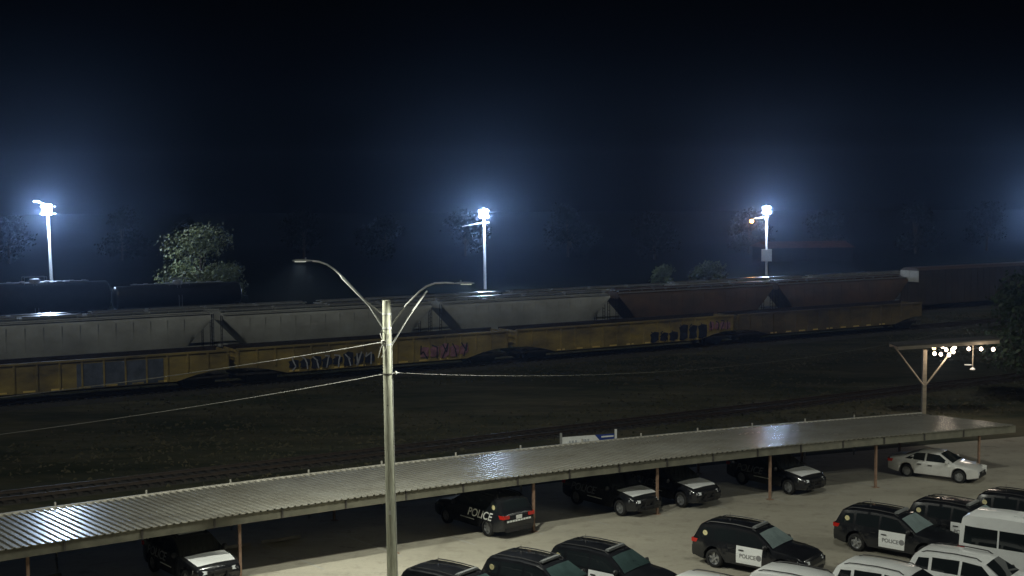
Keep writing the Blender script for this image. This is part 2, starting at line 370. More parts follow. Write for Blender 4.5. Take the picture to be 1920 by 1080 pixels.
def hopper(c, s, L, label, grp, paint, roofm, ztop=4.7, deco=None):
    root = empty('hopper_car', at_row(c, s), A, label, 'rail car', grp)
    h = L / 2 - .35
    # body cross-section, slightly rounded sides and a low peaked roof
    def sec(x):
        ax = abs(x)
        zb = 1.45 if ax < h - 2.5 else 1.45 + (ax - (h - 2.5)) / 2.3 * 2.3
        zb = min(zb, ztop - .75)
        P = [(0, zb), (1.15, zb), (1.42, zb + .12), (1.55, max(zb + .2, 2.3)), (1.57, max(zb + .3, 3.1)), (1.5, max(zb + .42, ztop - .62)), (1.30, ztop - .28), (.9, ztop - .12), (0, ztop - .02)]
        return P
    xs = [-h] + [-h + .3 * i for i in range(1, 13)] + [-h + 3.7 + (2 * h - 7.4) * i / 20 for i in range(21)] + [h - .3 * i for i in range(12, 0, -1)] + [h]
    xs = sorted(set(round(x, 3) for x in xs))
    b = MB(); vs = []; fs = []; P0 = sec(0); m = 2 * len(P0) - 2
    for x in xs:
        P = sec(x); ring = [(x, -y, z) for y, z in P] + [(x, y, z) for y, z in reversed(P[1:-1])]
        vs += ring
    for i in range(len(xs) - 1):
        for k in range(m):
            k2 = (k + 1) % m; fs.append((i * m + k, i * m + k2, (i + 1) * m + k2, (i + 1) * m + k))
    fs.append(tuple(range(m))); fs.append(tuple((len(xs) - 1) * m + k for k in range(m)))
    b.add(vs, fs)
    for i in range(1, 13):    # faint side posts
        x = -h + 1.0 + (2 * h - 2) * i / 13
        for sy in (-1, 1): b.box((x, sy * 1.57, (2.4 + ztop - .6) / 2), (.07, .025, ztop - .6 - 2.4))
    b.build('body', paint, root, smooth=35)
    w = MB()
    for sy in (-1, 1):
        w.box((0, sy * .62, ztop + .10), (2 * h, .38, .05))
        for i in range(14): w.box((-h + .5 + (2 * h - 1) * i / 13, sy * .62, ztop), (.06, .3, .17))
        w.box((0, sy * 1.42, ztop - .16), (2 * h, .07, .10))
    w.build('roof_walkway', M['galv'], root)
    for i in range(4):
        q = MB(); q.box((-h + 2 * h * (i + .5) / 4, 0, ztop + .12), (h / 2 - .5, .62, .2)); q.build('hatch', roofm, root)
    for sx in (-1, 1):
        e = MB(); e.box((sx * (h - .9), 0, 1.25), (2.4, 2.9, .14))
        for sy in (-1, 1):
            e.tube([(sx * (h + .05), sy * 1.42, 1.3), (sx * (h + .05), sy * 1.42, ztop - .3)], .035, 6)
            e.tube([(sx * (h + .05), sy * 1.02, 1.3), (sx * (h + .05), sy * 1.02, ztop - .3)], .035, 6)
            for k in range(7): e.tube([(sx * (h + .05), sy * 1.42, 1.6 + .38 * k), (sx * (h + .05), sy * 1.02, 1.6 + .38 * k)], .02, 5)
        e.build('end_ladder', M['truck_dark'], root)
    k = MB(); k.box((0, -1.42, 1.2), (2 * h, .12, .28)); k.box((0, 1.42, 1.2), (2 * h, .12, .28))
    for i in range(3):
        x = -h + 2 * h * (i + .5) / 3
        k.add([(x - 2.2, -1.1, 1.44), (x + 2.2, -1.1, 1.44), (x + 2.2, 1.1, 1.44), (x - 2.2, 1.1, 1.44), (x - .4, -.4, .55), (x + .4, -.4, .55), (x + .4, .4, .55), (x - .4, .4, .55)],
              [(0, 1, 5, 4), (1, 2, 6, 5), (2, 3, 7, 6), (3, 0, 4, 7), (4, 5, 6, 7)])
    k.build('discharge_frame', paint, root)
    trucks(root, L - .4)
    if deco: graffiti(root, *deco)
    return root
def tank(c, s, L, ztop, label, handrail=True):
    root = empty('tank_car', at_row(c, s), A, label, 'rail car', 'black tank cars of the far row')
    r = (ztop - 1.15) / 2; zc = 1.15 + r; h = L / 2 - .15
    b = MB(); pr = [(r * math.sin(q), -h + .55 * (1 - math.cos(q))) for q in [math.pi / 2 * i / 6 for i in range(7)]]
    pr = [(max(.01, a), z) for a, z in pr]; pr = pr + [(a, -z) for a, z in reversed(pr)]
    b.lathe(pr, 'X', (0, 0, zc), 28); b.build('tank', M['tank_black'], root, smooth=30)
    d = MB(); d.lathe([(.62, 0), (.62, .5), (.5, .62), (.01, .66)], 'Z', (0, 0, ztop - .12), 16)
    d.build('dome', M['tank_top'], root, smooth=30)
    w = MB(); w.box((0, -.55, ztop + .02), (2.6, .4, .05)); w.box((0, .55, ztop + .02), (2.6, .4, .05))
    for x in (-1.3, 1.3):
        for y in (-.75, .75): w.tube([(x, y, ztop - .2), (x, y, ztop + .75)], .025, 5)
    for y in (-.75, .75): w.tube([(-1.3, y, ztop + .75), (1.3, y, ztop + .75)], .025, 5)
    w.tube([(-.3, -1.55, 1.2), (-.3, -1.55, zc), (-.3, -.8, ztop)], .03, 5); w.tube([(.1, -1.55, 1.2), (.1, -1.55, zc), (.1, -.8, ztop)], .03, 5)
    w.box((0, 0, ztop + .10), (L * .7, .7, .04))  # long board and boxes on it added to catch floodlight glints
    for i in range(9): w.box((-L * .32 + L * .08 * i, .0, ztop + .16), (.5, .3, .12))
    w.build('platform', M['tank_top'], root)
    f = MB(); f.box((0, 0, 1.1), (L - .4, .5, .35))
    for sx in (-1, 1):
        f.box((sx * (h - .9), 0, 1.35), (.5, 2.2, .5)); f.box((sx * (h + .2), 0, 1.2), (1.0, 2.7, .1))
        for y in (-1.3, 1.3): f.tube([(sx * (h + .55), y, 1.2), (sx * (h + .55), y, 2.3)], .03, 5)
        f.tube([(sx * (h + .55), -1.3, 2.3), (sx * (h + .55), 1.3, 2.3)], .03, 5)
    f.build('frame', M['tank_black'], root)
    trucks(root, L)
    return root
def autorack(c, s, L, label, lit_end=False):
    root = empty('autorack_car', at_row(c, s), A, label, 'rail car', 'tall brown autorack cars')
    zt = 5.75; h = L / 2 - .4; b = MB()
    for sy in (-1, 1):
        k = int(L / 1.25)
        for i in range(k):
            x0 = -h + 2 * h * i / k; x1 = -h + 2 * h * (i + 1) / k
            b.box(((x0 + x1) / 2, sy * 1.5, 3.3), (x1 - x0 - .1, .05, 4.1)); b.box((x1 - .03, sy * 1.53, 3.3), (.1, .1, 4.2))
        b.box((0, sy * 1.5, 1.15), (2 * h, .12, .3))
    b.box((0, 0, 3.3), (2 * h - .1, 2.94, 4.2)); b.build('side_panel', M['rack_brown'], root)
    r = MB(); r.add([(-h, -1.55, 5.42), (h, -1.55, 5.42), (h, -.95, zt), (-h, -.95, zt), (h, .95, zt), (-h, .95, zt), (h, 1.55, 5.42), (-h, 1.55, 5.42)], [(0, 1, 2, 3), (3, 2, 4, 5), (5, 4, 6, 7), (0, 3, 5, 7), (1, 2, 4, 6)])
    r.build('roof', M['brown_roof'], root)
    for sx in (-1, 1):
        for sy in (-1, 1):
            e = MB(); e.box((sx * (h + .05), sy * .75, 4.65 if lit_end else 3.4), (.1, 1.42, 1.45 if lit_end else 4.0)); e.build('end_door', M['sign_white'] if (lit_end and sx < 0) else M['rack_brown'], root)  # light on the upper end painted as a white door
    trucks(root, L)
    return root
# tracks under the trains and the open ones in the foreground of the yard
for c, s0, s1, lb in ((79, -70, 125, 'open railway track nearest to the carport'),
                      (114.6, -80, 120, 'railway track under the yellow gondola cars'), (133, -85, 190, 'railway track under the grey and brown hopper cars'),
                      (138.9, -85, 190, 'railway track under the rearmost grey hopper roofs'), (190, -120, 120, 'far railway track under the black tank cars')):
    track(c, s0, s1, lb)
GH = 26.0
gondola(114.6, -39.6, 25.6, 'yellow gondola car at the left edge with a dark blue repainted panel', 1, [('patch', 1.2, 7.6, 1.12, 2.95, 0)])
gondola(114.6, -13.8, 24.9, 'yellow gondola car behind the wooden pole with dark graffiti lettering', 2, [('d', -8.2, -.6, 1.25, 2.35, 8), ('p', 3.6, 8.4, 1.3, 2.6, 5)])
gondola(114.6, 12.1, 25.3, 'yellow gondola car right of the wooden pole with a black painted block', 3, [('k', 2.2, 5.6, 1.15, 2.3, 3), ('k', 5.7, 9.2, 1.15, 2.8, 3), ('p', 9.4, 12.2, 1.9, 2.9, 4)])
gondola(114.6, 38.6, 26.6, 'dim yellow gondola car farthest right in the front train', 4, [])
gg = 'grey covered hopper cars of the second train'
hopper(133, -43.4, 22.2, 'grey covered hopper car at the left edge, its roof glinting under the floodlight', gg, M['hop_grey'], M['hop_roof'], 4.95)
hopper(133, -20.9, 22.0, 'grey covered hopper car seen behind the left arm of the wooden lamp pole', gg, M['hop_grey'], M['hop_roof'], 4.75)
hopper(133, 1.2, 21.2, 'grey covered hopper car just right of the wooden lamp pole top', gg, M['hop_grey'], M['hop_roof'], 4.7)
gb = 'brown covered hopper cars of the second train'
hopper(133, 23.8, 23.0, 'rusty brown hopper car coupled to the last grey hopper car', gb, M['hop_brown'], M['brown_roof'], 4.75)
hopper(133, 46.9, 22.6, 'dim brown hopper car coupled to the tall car with the pale end', gb, M['hop_brown'], M['brown_roof'], 4.8)
autorack(133, 73.0, 27.0, 'tall brown autorack car with its lit upper end painted white', True)
autorack(133, 100.5, 27.0, 'tall brown autorack car at the right edge of the picture')
autorack(133, 128.0, 27.0, 'tall brown autorack car beyond the one at the right edge')
gr = 'hopper cars of the third train, only their roofs showing'
for s, lb in ((-57, 'hopper car hidden behind the leftmost grey hopper car'), (-34.5, 'hopper car showing only its roof behind the left lamp arm'), (-12.2, 'hopper car with a bright roof strip at the foot of the middle floodlight pole'),
              (10, 'hopper car showing its roof right of the middle floodlight pole'), (32.3, 'hopper car with its roof below the right floodlight pole'), (54.5, 'hopper car showing its roof left of the tall car with the pale end')):
    hopper(138.9, s, 21.4, lb, gr, M['hop_grey'], M['hop_roof'], 4.7 if s < 30 else 4.8)
tank(190, -50.25, 17.0, 4.15, 'short black tank car standing in front of the lit tree')
tank(190, -67.75, 18.2, 4.95, 'black tank car with glinting top left of the lit tree')
tank(190, -86.5, 18.2, 5.0, 'black tank car at the left edge under the left floodlight pole')

# ------------------------------------------------------------------ carport
cp = empty('carport', (0, 0, 0), 0, 'long open carport with a flat ribbed metal roof along the parking lot', 'carport')
RX0, RX1 = -27.0, 27.0
samples = []; x = RX0; 
while x < RX1: samples.append(x); x += .29 * edir(x).x
def roof_pt(x, w, z):
    e = edir(x); nrm = Vector((-e.y, e.x, 0)); p = Vector((x, eave(x), 0)) + nrm * w
    return Vector((p.x, p.y, z - .078 * w))
rf = MB(); WID = 7.7; vs = []
seq = []
for i, x in enumerate(samples[:-1]):
    x2 = samples[i + 1]; d = x2 - x
    for f, zz in ((0, 0), (.16, .045), (.30, .045), (.46, 0)): seq.append((x + d * f, zz))
for (x, zz) in seq:
    for w in (0, WID): vs.append(roof_pt(x, w, 2.72 + zz))
for (x, zz) in seq:
    for w in (0, WID): vs.append(roof_pt(x, w, 2.70 + zz))
K = len(seq); fs = []
for i in range(K - 1):
    fs.append((2 * i, 2 * i + 1, 2 * i + 3, 2 * i + 2)); j = 2 * K
    fs.append((j + 2 * i, j + 2 * i + 2, j + 2 * i + 3, j + 2 * i + 1))
    fs.append((2 * i, 2 * i + 2, j + 2 * i + 2, j + 2 * i)); fs.append((2 * i + 1, j + 2 * i + 1, j + 2 * i + 3, 2 * i + 3))
rf.add(vs, fs); rf.build('roof', M['roof_metal'], cp)
def ribbon(mb, xs, w0, w1, z0, z1):
    vs = []
    for x in xs:
        vs += [roof_pt(x, w0, z0), roof_pt(x, w1, z0), roof_pt(x, w1, z1), roof_pt(x, w0, z1)]
    fs = [(0, 1, 2, 3), tuple(4 * (len(xs) - 1) + k for k in (3, 2, 1, 0))]
    for i in range(len(xs) - 1):
        for k in range(4):
            k2 = (k + 1) % 4; fs.append((4 * i + k, 4 * i + k2, 4 * i + 4 + k2, 4 * i + 4 + k))
    mb.add(vs, fs)
xs1 = [RX0 + (RX1 - RX0) * i / 60 for i in range(61)]
b = MB(); ribbon(b, xs1, .12, .20, 2.30, 2.67); b.build('front_beam', M['fascia'], cp)
b = MB(); ribbon(b, xs1, WID - .5, WID - .42, 2.25, 2.69); b.build('rear_beam', M['fascia'], cp)
b = MB(); ribbon(b, xs1, WID + .01, WID + .13, 2.68, 2.80); b.build('gutter', M['gutter'], cp)
for w in (1.9, 3.8, 5.6):
    b = MB(); ribbon(b, xs1, w, w + .06, 2.55, 2.69); b.build('purlin', M['fascia'], cp)
posts = [-23.5, -17.2, -10.55, -4.78, 1.13, 7.02, 12.9, 18.83, 25.0]
for x in posts:
    for w, nm in ((.45, 'post'), (WID - .7, 'post')):
        p = roof_pt(x, w, .078 * w); b = MB(); e = edir(x); ang = math.atan2(e.y, e.x)
        Mx = Matrix.Translation((p.x, p.y, 0)) @ Matrix.Rotation(ang, 4, 'Z')
        hh = 2.60 - .078 * w; b.box((0, 0, hh / 2), (.105, .105, hh), Mx); b.box((0, 0, .016), (.3, .3, .02), Mx); b.build(nm, M['rust_post'], cp)
    b = MB(); p0 = roof_pt(x, .22, 2.5); p1 = roof_pt(x, WID - .52, 2.5); v = (p1 - p0); ang = math.atan2(v.y, v.x)
    b.box((0, 0, 0), (v.length, .10, .20), Matrix.Translation((p0 + p1) / 2 + Vector((0, 0, -.02))) @ Matrix.Rotation(ang, 4, 'Z') @ Matrix.Rotation(math.atan(.078), 4, 'Y')); b.build('rafter', M['dark_steel'], cp)
for k in range(15):
    x = -21.0 + 3.1 * k + (.0 if k < 7 else .25)
    p = roof_pt(x, WID + .2, 0); b = MB(); b.tube([(p.x, p.y, 0), (p.x, p.y, 2.33)], .045, 8); b.build('drain_pipe', M['gutter'], cp)
for k in range(22):
    x = -25.6 + 2.35 * k; p = roof_pt(x, .09, 2.49); e = edir(x)
    b = MB(); b.box((0, 0, 0), (.07, .04, .34), Matrix.Translation(p) @ Matrix.Rotation(math.atan2(e.y, e.x), 4, 'Z')); b.build('bracket', M['dark_steel'], cp)
# wheel stops under the roof
for x in (-9.5, -7.6, -16, 10.6, 17.2):
    p = roof_pt(x, 5.0, 0); b = MB(); b.poly([(-.9, -.09, .008), (-.9, .09, .008), (-.9, .06, .13), (-.9, -.06, .13)], (1.8, 0, 0))
    st = b.build('wheel_stop', M['curb'], loc=(p.x, p.y, 0), rz=math.atan2(edir(x).y, edir(x).x)); tag(st, None, 'wheel stop', 'concrete wheel stops under the carport')
    st['label'] = {-9.5: 'concrete wheel stop in the empty bay left of the wooden pole', -7.6: 'concrete wheel stop in the empty bay beside the wooden pole', -16: 'concrete wheel stop left of the leftmost car under the carport',
                   10.6: 'concrete wheel stop in the empty bay between two patrol cars', 17.2: 'concrete wheel stop in the empty bay left of the silver sedan'}[x]

# ------------------------------------------------------------------ text
def text_mesh(body, size, m, name, parent, mtx, bold=0, shear=0):
    cu = bpy.data.curves.new(name, 'FONT'); cu.body = body; cu.size = size; cu.align_x = 'CENTER'; cu.align_y = 'CENTER'; cu.offset = bold; cu.shear = shear
    cu.extrude = .002
    o = bpy.data.objects.new(name, cu); col.objects.link(o)
    dg = bpy.context.evaluated_depsgraph_get(); me = bpy.data.meshes.new_from_object(o.evaluated_get(dg))
    bpy.data.objects.remove(o); me.transform(mtx); me.materials.clear(); me.materials.append(m)
    q = bpy.data.objects.new(name, me); col.objects.link(q); q.parent = parent
    return q

# ------------------------------------------------------------------ vehicles
def interp(P, x):
    if x <= P[0][0]: return P[0][1]
    for (a, b), (c, d) in zip(P, P[1:]):
        if x <= c: return b + (d - b) * (x - a) / (c - a)
    return P[-1][1]
SPEC = {
 'suv': dict(L=5.05, W=1.0, wheels=(-1.46, 1.56), r=.38, zs=.26, belt=1.10, tum=.30, hood=1.18,
    top=[(-2.525, .80), (-2.50, 1.10), (-2.42, 1.22), (-2.22, 1.62), (-2.08, 1.72), (-1.5, 1.77), (-.7, 1.79), (.1, 1.755), (.38, 1.67), (.8, 1.42), (1.14, 1.19), (1.22, 1.165), (1.7, 1.12), (2.2, 1.03), (2.40, .93), (2.50, .78), (2.525, .62)],
    wind=(.42, 1.12), back=(-2.40, -2.16), wins=[((-2.16, 1.17), (-1.62, 1.16), (-1.62, 1.58), (-2.02, 1.55)), ((-1.50, 1.16), (-.52, 1.145), (-.50, 1.64), (-1.50, 1.62)), ((-.42, 1.145), (.78, 1.15), (.30, 1.58), (-.40, 1.64))],
    doors=(((-1.0, .42), (-.50, .40), (-.48, 1.09), (-1.52, 1.10), 'r'), ((-.45, .40), (.66, .40), (.70, 1.09), (-.45, 1.09), 'f')), rails=True),
 'sedan': dict(L=4.75, W=.91, wheels=(-1.34, 1.42), r=.335, zs=.22, belt=.93, tum=.42, hood=1.0,
    top=[(-2.375, .62), (-2.34, .90), (-2.2, 1.04), (-1.75, 1.08), (-1.55, 1.12), (-.75, 1.40), (-.4, 1.45), (.1, 1.455), (.35, 1.41), (1.12, 1.0), (1.22, .97), (1.8, .90), (2.15, .80), (2.30, .68), (2.375, .52)],
    wind=(.38, 1.08), back=(-1.50, -.80), wins=[((-1.45, 1.0), (-.40, .97), (-.38, 1.36), (-.85, 1.33)), ((-.30, .97), (.92, .97), (.36, 1.33), (-.28, 1.37))],
    doors=(((-.95, .36), (-.36, .34), (-.36, .92), (-1.2, .93), 'r'), ((-.30, .34), (.80, .34), (.84, .91), (-.30, .92), 'f')), rails=False),
 'van': dict(L=5.9, W=1.02, wheels=(-1.75, 1.95), r=.36, zs=.30, belt=1.35, tum=.14, hood=1.3,
    top=[(-2.95, 1.2), (-2.93, 2.0), (-2.85, 2.42), (-2.6, 2.58), (-1.5, 2.63), (.6, 2.60), (1.35, 2.48), (1.6, 2.30), (2.15, 1.42), (2.3, 1.32), (2.75, 1.12), (2.9, .95), (2.95, .7)],
    wind=(1.62, 2.12), back=(-2.91, -2.87), wins=[((-2.75, 1.45), (-1.45, 1.45), (-1.45, 2.12), (-2.72, 2.12)), ((-1.38, 1.45), (-.05, 1.45), (-.05, 2.12), (-1.38, 2.12)), ((.02, 1.45), (1.0, 1.45), (1.0, 2.12), (.02, 2.12)), ((1.08, 1.45), (1.95, 1.42), (1.62, 2.08), (1.08, 2.12))],
    doors=(((1.02, .5), (1.70, .55), (1.95, 1.34), (1.02, 1.36), 'f'),), rails=False),
}
def make_vehicle(kind, paint, hoodpaint=None, door=None, side_text=False, bar=False, badge=False, glass_w='glass', black_roof=False):
    S = SPEC[kind]; W0 = S['W']; h = S['L'] / 2; belt0 = S['belt']; wr = S['r']
    root = empty({'suv': 'patrol_suv' if door or side_text else 'parked_suv', 'sedan': 'parked_sedan', 'van': 'parked_van'}[kind])
    def Wd(x):
        a = abs(x); e = max(0, (a - (h - .75)) / .75); return W0 * (1 - .13 * e * e) - (.02 if kind != 'van' else 0) * (a < 1)
    def sec(x):
        t = interp(S['top'], x); W = Wd(x)
        zs = S['zs'] + (.10 * max(0, (abs(x) - (h - .5)) / .5))
        ar = 0
        for xw in S['wheels']:
            d = abs(x - xw)
            if d < wr + .07: ar = max(ar, wr + math.sqrt((wr + .07) ** 2 - d * d))
        zb = max(zs, ar)
        bl = min(belt0, t - .07)
        tc = max(bl + .02, t - .06)
        Wt = W - .04 - S['tum'] * max(0, tc - bl)
        P = [[0, zb], [W - .16, zb], [W - .02, zb + .05], [W, max(zb + .06, .56)], [W, max(zb + .07, .78)], [W - .015, max(zb + .08, min(.93, bl - .02))], [W - .035, max(zb + .09, bl)], [Wt, max(zb + .10, tc)], [max(.2, Wt - .10), max(zb + .11, t - .012)], [0, max(zb + .12, t + .012)]]
        return P
    xs = set([-h, h]); x = -h
    while x < h: xs.add(round(x, 3)); x += .075
    for a, _ in S['top']: xs.add(round(a, 3))
    for xw in S['wheels']:
        for k in range(-8, 9): xs.add(round(xw + (wr + .07) * math.sin(math.pi / 2 * k / 8), 3))
    xs = sorted(xs); vs = []; m = 18; fs = []
    for x in xs:
        P = sec(x); vs += [(x, -y, z) for y, z in P] + [(x, y, z) for y, z in reversed(P[1:-1])]
    for i in range(len(xs) - 1):
        for k in range(m):
            k2 = (k + 1) % m; fs.append((i * m + k, i * m + k2, (i + 1) * m + k2, (i + 1) * m + k))
    fs.append(tuple(range(m))); fs.append(tuple((len(xs) - 1) * m + k for k in range(m)))
    b = MB(); b.add(vs, fs); b.build('body', paint, root, smooth=38)
    def ys(x, z):
        P = sec(x)
        for (a, b_), (c, d) in zip(P[2:], P[3:8]):
            if z <= d: return a + (c - a) * max(0, min(1, (z - b_) / max(1e-6, d - b_)))
        return P[7][0]
    def quad(C, off, sy, nu=4, nv=4):
        def fn(u, v):
            x = (C[0][0] * (1 - u) + C[1][0] * u) * (1 - v) + (C[3][0] * (1 - u) + C[2][0] * u) * v
            z = (C[0][1] * (1 - u) + C[1][1] * u) * (1 - v) + (C[3][1] * (1 - u) + C[2][1] * u) * v
            return (x, sy * (ys(x, z) + off), z)
        q = MB(); q.grid(nu, nv, fn); return q
    def topq(x0, x1, s, off, s1=None, n=8):
        s1 = s if s1 is None else s1
        def fn(u, v):
            x = x0 + (x1 - x0) * u; P = sec(x); ss = (2 * v - 1) * (s + (s1 - s) * u); a = P[8]; c = P[9]
            y = ss * a[0]; z = c[1] + (a[1] - c[1]) * abs(ss); 
            t0 = interp(S['top'], x - .02); t1 = interp(S['top'], x + .02); sl = (t1 - t0) / .04; nl = math.sqrt(1 + sl * sl)
            return (x - sl / nl * off, y, z + off / nl)
        q = MB(); q.grid(n, 8, fn); return q
    topq(S['wind'][0], S['wind'][1], 1.0, .014, 1.08).build('windshield', M[glass_w], root, smooth=40)
    topq(S['back'][0], S['back'][1], .92, .014).build('rear_window', M['glass'], root, smooth=40)
    for C in S['wins']:
        for sy in (-1, 1): quad(C, .007, sy).build('side_window', M['glass'], root)
    if hoodpaint:
        topq(1.22 if kind == 'suv' else 1.2, h - .28, .98, .010, .98, 10).build('hood', hoodpaint, root, smooth=40)
    for D in S['doors']:
        for sy in (-1, 1):
            pm = door if (door and D[4] == 'f') else paint
            o = quad(D[:4], .010, sy, 5, 6).build('door', pm, root)
            if door and D[4] == 'f': o['label'] = 'white front door'
            hx = D[0][0] + .22 if D[4] == 'f' else D[0][0] + .30
            hz = D[3][1] - .16
            hb = MB(); hb.box((hx, sy * (ys(hx, hz) + .03), hz), (.22, .03, .04)); hb.build('handle', M['black_plastic'], o)
            if door and D[4] == 'f':
                zc = .70
                mt = Matrix.Translation((.06, -(ys(.06, zc) + .016), zc)) @ Matrix.Rotation(R(90), 4, 'X') if sy < 0 else Matrix.Translation((.06, ys(.06, zc) + .016, zc)) @ Matrix.Rotation(R(180), 4, 'Z') @ Matrix.Rotation(R(90), 4, 'X')
                text_mesh('POLICE', .22, M['letter_grey'], 'lettering', o, mt, .006)
                bd = MB(); bd.lathe([(.0, 0), (.105, 0), (.12, .004), (.0, .004)], 'Y', (.55, sy * (ys(.55, .74) + .014), .72), 12, cap=False); bd.build('emblem', M['letter_grey'], o)
    if side_text:
        for sy in (-1, 1):
            mt = Matrix.Translation((-.95, sy * (ys(-.9, .84) + .036), .92)) @ (Matrix.Rotation(R(180), 4, 'Z') if sy > 0 else Matrix.Identity(4)) @ Matrix.Rotation(R(90), 4, 'X')
            text_mesh('POLICE', .52, M['letter_white'] if side_text == 'bright' else M['letter_shaded'], 'side_lettering', root, mt, .008, .45)
            st = MB(); st.box((-.1, sy * (W0 + .008), .62), (1.0, .006, .04)); st.build('side_stripe', M['letter_white'], root)
        rp = MB()
        for i in range(9): rp.box((-h - .012, -.62 + .155 * i, .80), (.02, .12, .075))
        rp.build('rear_stripe', M['letter_white'], root)
        rp = MB(); rp.box((-h - .02, 0, .95), (.02, .32, .17)); rp.build('licence_plate', M['plate_white'], root)
    if badge:
        for sy in (-1, 1):
            q = MB(); bx = -1.88; bz = 1.37
            q.lathe([(0, 0), (.11, 0), (.11, .006), (0, .006)], 'Y', (bx, sy * (ys(bx, bz) + .045) - .003, bz), 10, cap=False); q.build('badge', M['badge_yellow'], root)
    # lamps, grille, bumpers
    zf = interp(S['top'], h - .12)
    for sy in (-1, 1):
        q = MB(); yw = Wd(h - .2) - .20
        zl = zf - .12
        q.add([(h - .34, sy * (Wd(h - .34) + .004), zl - .07), (h - .02, sy * (yw + .02), zl - .10), (h + .012, sy * (yw - .22), zl - .08), (h - .34, sy * (Wd(h - .34) + .004), zl + .07), (h - .09, sy * (yw + .02), zl + .05), (h - .02, sy * (yw - .22), zl + .03)],
              [(0, 1, 4, 3), (1, 2, 5, 4), (0, 2, 1), (3, 4, 5), (0, 3, 5, 2)])
        q.build('headlight', M['clear_lens'], root)
        q = MB(); zt_ = min(1.12, belt0) - .1
        if kind == 'van': zt_ = 1.25
        q.box((-h + .16, sy * (ys(-h + .16, zt_) - .02), zt_), (.30, .09, .15)); q.box((-h - .004, sy * (Wd(-h) - .16), zt_), (.05, .30, .14))
        q.build('taillight', M['red_lens'], root)
        q = MB(); mx = S['wind'][1] - .28; mz = belt0 + .10; my = ys(mx, belt0)
        q.lathe([(.02, -.06), (.10, -.05), (.115, .03), (.04, .09)], 'X', (mx, sy * (my + .13), mz), 10); q.box((mx, sy * (my + .03), mz - .04), (.06, .16, .04))
        q.build('mirror', paint if kind == 'sedan' else M['black_plastic'], root, smooth=50)
    q = MB(); q.box((h - .005, 0, zf - .20), (.04, 1.05 * W0, .20))
    q.build('grille', M['black_plastic'], root)
    q = MB(); q.box((h + .0, 0, .40), (.05, 1.35 * W0, .14)); q.build('front_bumper', M['black_plastic'], root)
    q = MB(); q.box((-h - .0, 0, .42), (.06, 1.5 * W0, .18)); q.build('rear_bumper', M['black_plastic'], root)
    if kind == 'sedan':
        q = MB(); q.lathe([(0, 0), (.07, 0), (.07, .02), (0, .02)], 'X', (h + .012, 0, zf - .14), 12, cap=False); q.build('emblem', M['rim'], root)
    if side_text or kind == 'suv':
        q = MB()
        if side_text:   # push bumper
            q.box((h + .10, -.28, .62), (.06, .06, .5)); q.box((h + .10, .28, .62), (.06, .06, .5)); q.box((h + .11, 0, .80), (.05, .9, .08)); q.box((h + .06, 0, .5), (.1, .9, .06)); q.build('push_bumper', M['black_plastic'], root)
    if S['rails']:
        for sy in (-1, 1):
            q = MB(); pts = []
            for i in range(13):
                x = -1.95 + 2.2 * i / 12; P = sec(x); pts.append((x, sy * (P[8][0] - .02), P[8][1] + (.055 if 0 < i < 12 else .0)))
            q.tube(pts, .022, 6); q.build('roof_rail', M['black_plastic'], root)
    if bar:
        q = MB(); t = interp(S['top'], .12)
        q.box((.12, 0, t + .05), (.16, 1.12, .05)); q.box((.12, 0, t + .085), (.13, 1.06, .04)); q.build('light_bar', M['bar_grey'], root)
        q = MB(); t2 = interp(S['top'], -1.3); q.lathe([(.05, 0), (.03, .05), (.008, .07), (.006, .30), (.001, .31)], 'Z', (-1.3, .1, t2), 8); q.build('antenna', M['black_plastic'], root)
    if kind == 'van':
        q = MB(); q.box((-.4, 0, interp(S['top'], -.4) + .04), (1.2, .8, .07)); q.build('roof_vent', M['white_paint'], root)
    for xw in S['wheels']:
        for sy in (-1, 1):
            yc = sy * (W0 - .13)
            q = MB(); q.lathe([(.0, sy * .03), (.05, sy * .035), (.07, sy * .01), (wr * .60, -sy * .01), (wr * .66, sy * .05), (wr * .70, sy * .05), (wr * .70, -sy * .10), (0, -sy * .10)], 'Y', (0, 0, 0), 20, cap=False)
            for k in range(5):
                a = 2 * math.pi * k / 5; q.box((0, 0, wr * .36), (.075, .03, wr * .52), Matrix.Translation((0, sy * .045, 0)) @ Matrix.Rotation(a, 4, 'Y'))
            w = q.build('wheel', M['rim'], root, loc=(xw, yc, wr))
            q = MB(); q.lathe([(wr * .68, .11), (wr * .90, .115), (wr * .98, .085), (wr, .03), (wr, -.03), (wr * .98, -.085), (wr * .90, -.115), (wr * .68, -.11)], 'Y', (0, 0, 0), 24, cap=False)
            q.build('tyre', M['rubber'], w, smooth=60)
    ub = MB(); ub.box((0, 0, S['zs'] + .12), (2 * h - .5, 1.25, .2)); ub.build('underbody', M['black_plastic'], root)
    return root
_cache = {}
def vehicle(key, opts, x, y, deg, label, group):
    if key not in _cache: _cache[key] = o = make_vehicle(**opts)
    else: o = copy_tree(_cache[key])
    o.location = (x, y, .004); o.rotation_euler = (0, 0, R(deg))
    tag(o, label, {'suv': 'police car' if opts.get('door') or opts.get('side_text') else 'suv', 'sedan': 'car', 'van': 'van'}[opts['kind']], group)
    return o
LOTD = dict(kind='suv', paint=M['black_paint'], door=M['white_paint'], bar=True, badge=True, glass_w='reflection_glass_dim')
LOT = dict(kind='suv', paint=M['black_paint'], door=M['white_paint'], bar=True, badge=True, glass_w='reflection_glass')
CPT = dict(kind='suv', paint=M['black_paint'], hoodpaint=M['white_paint'], side_text=True, bar=True, badge=True)
WH = dict(kind='suv', paint=M['white_paint'])
CPB = dict(CPT, side_text='bright')
g1 = 'black patrol cars with white front doors in the open lot'
vehicle('lotd', LOTD, -1.75, 44.5, -38, 'black patrol car nearest the foot of the wooden lamp pole, only its roof showing', g1)
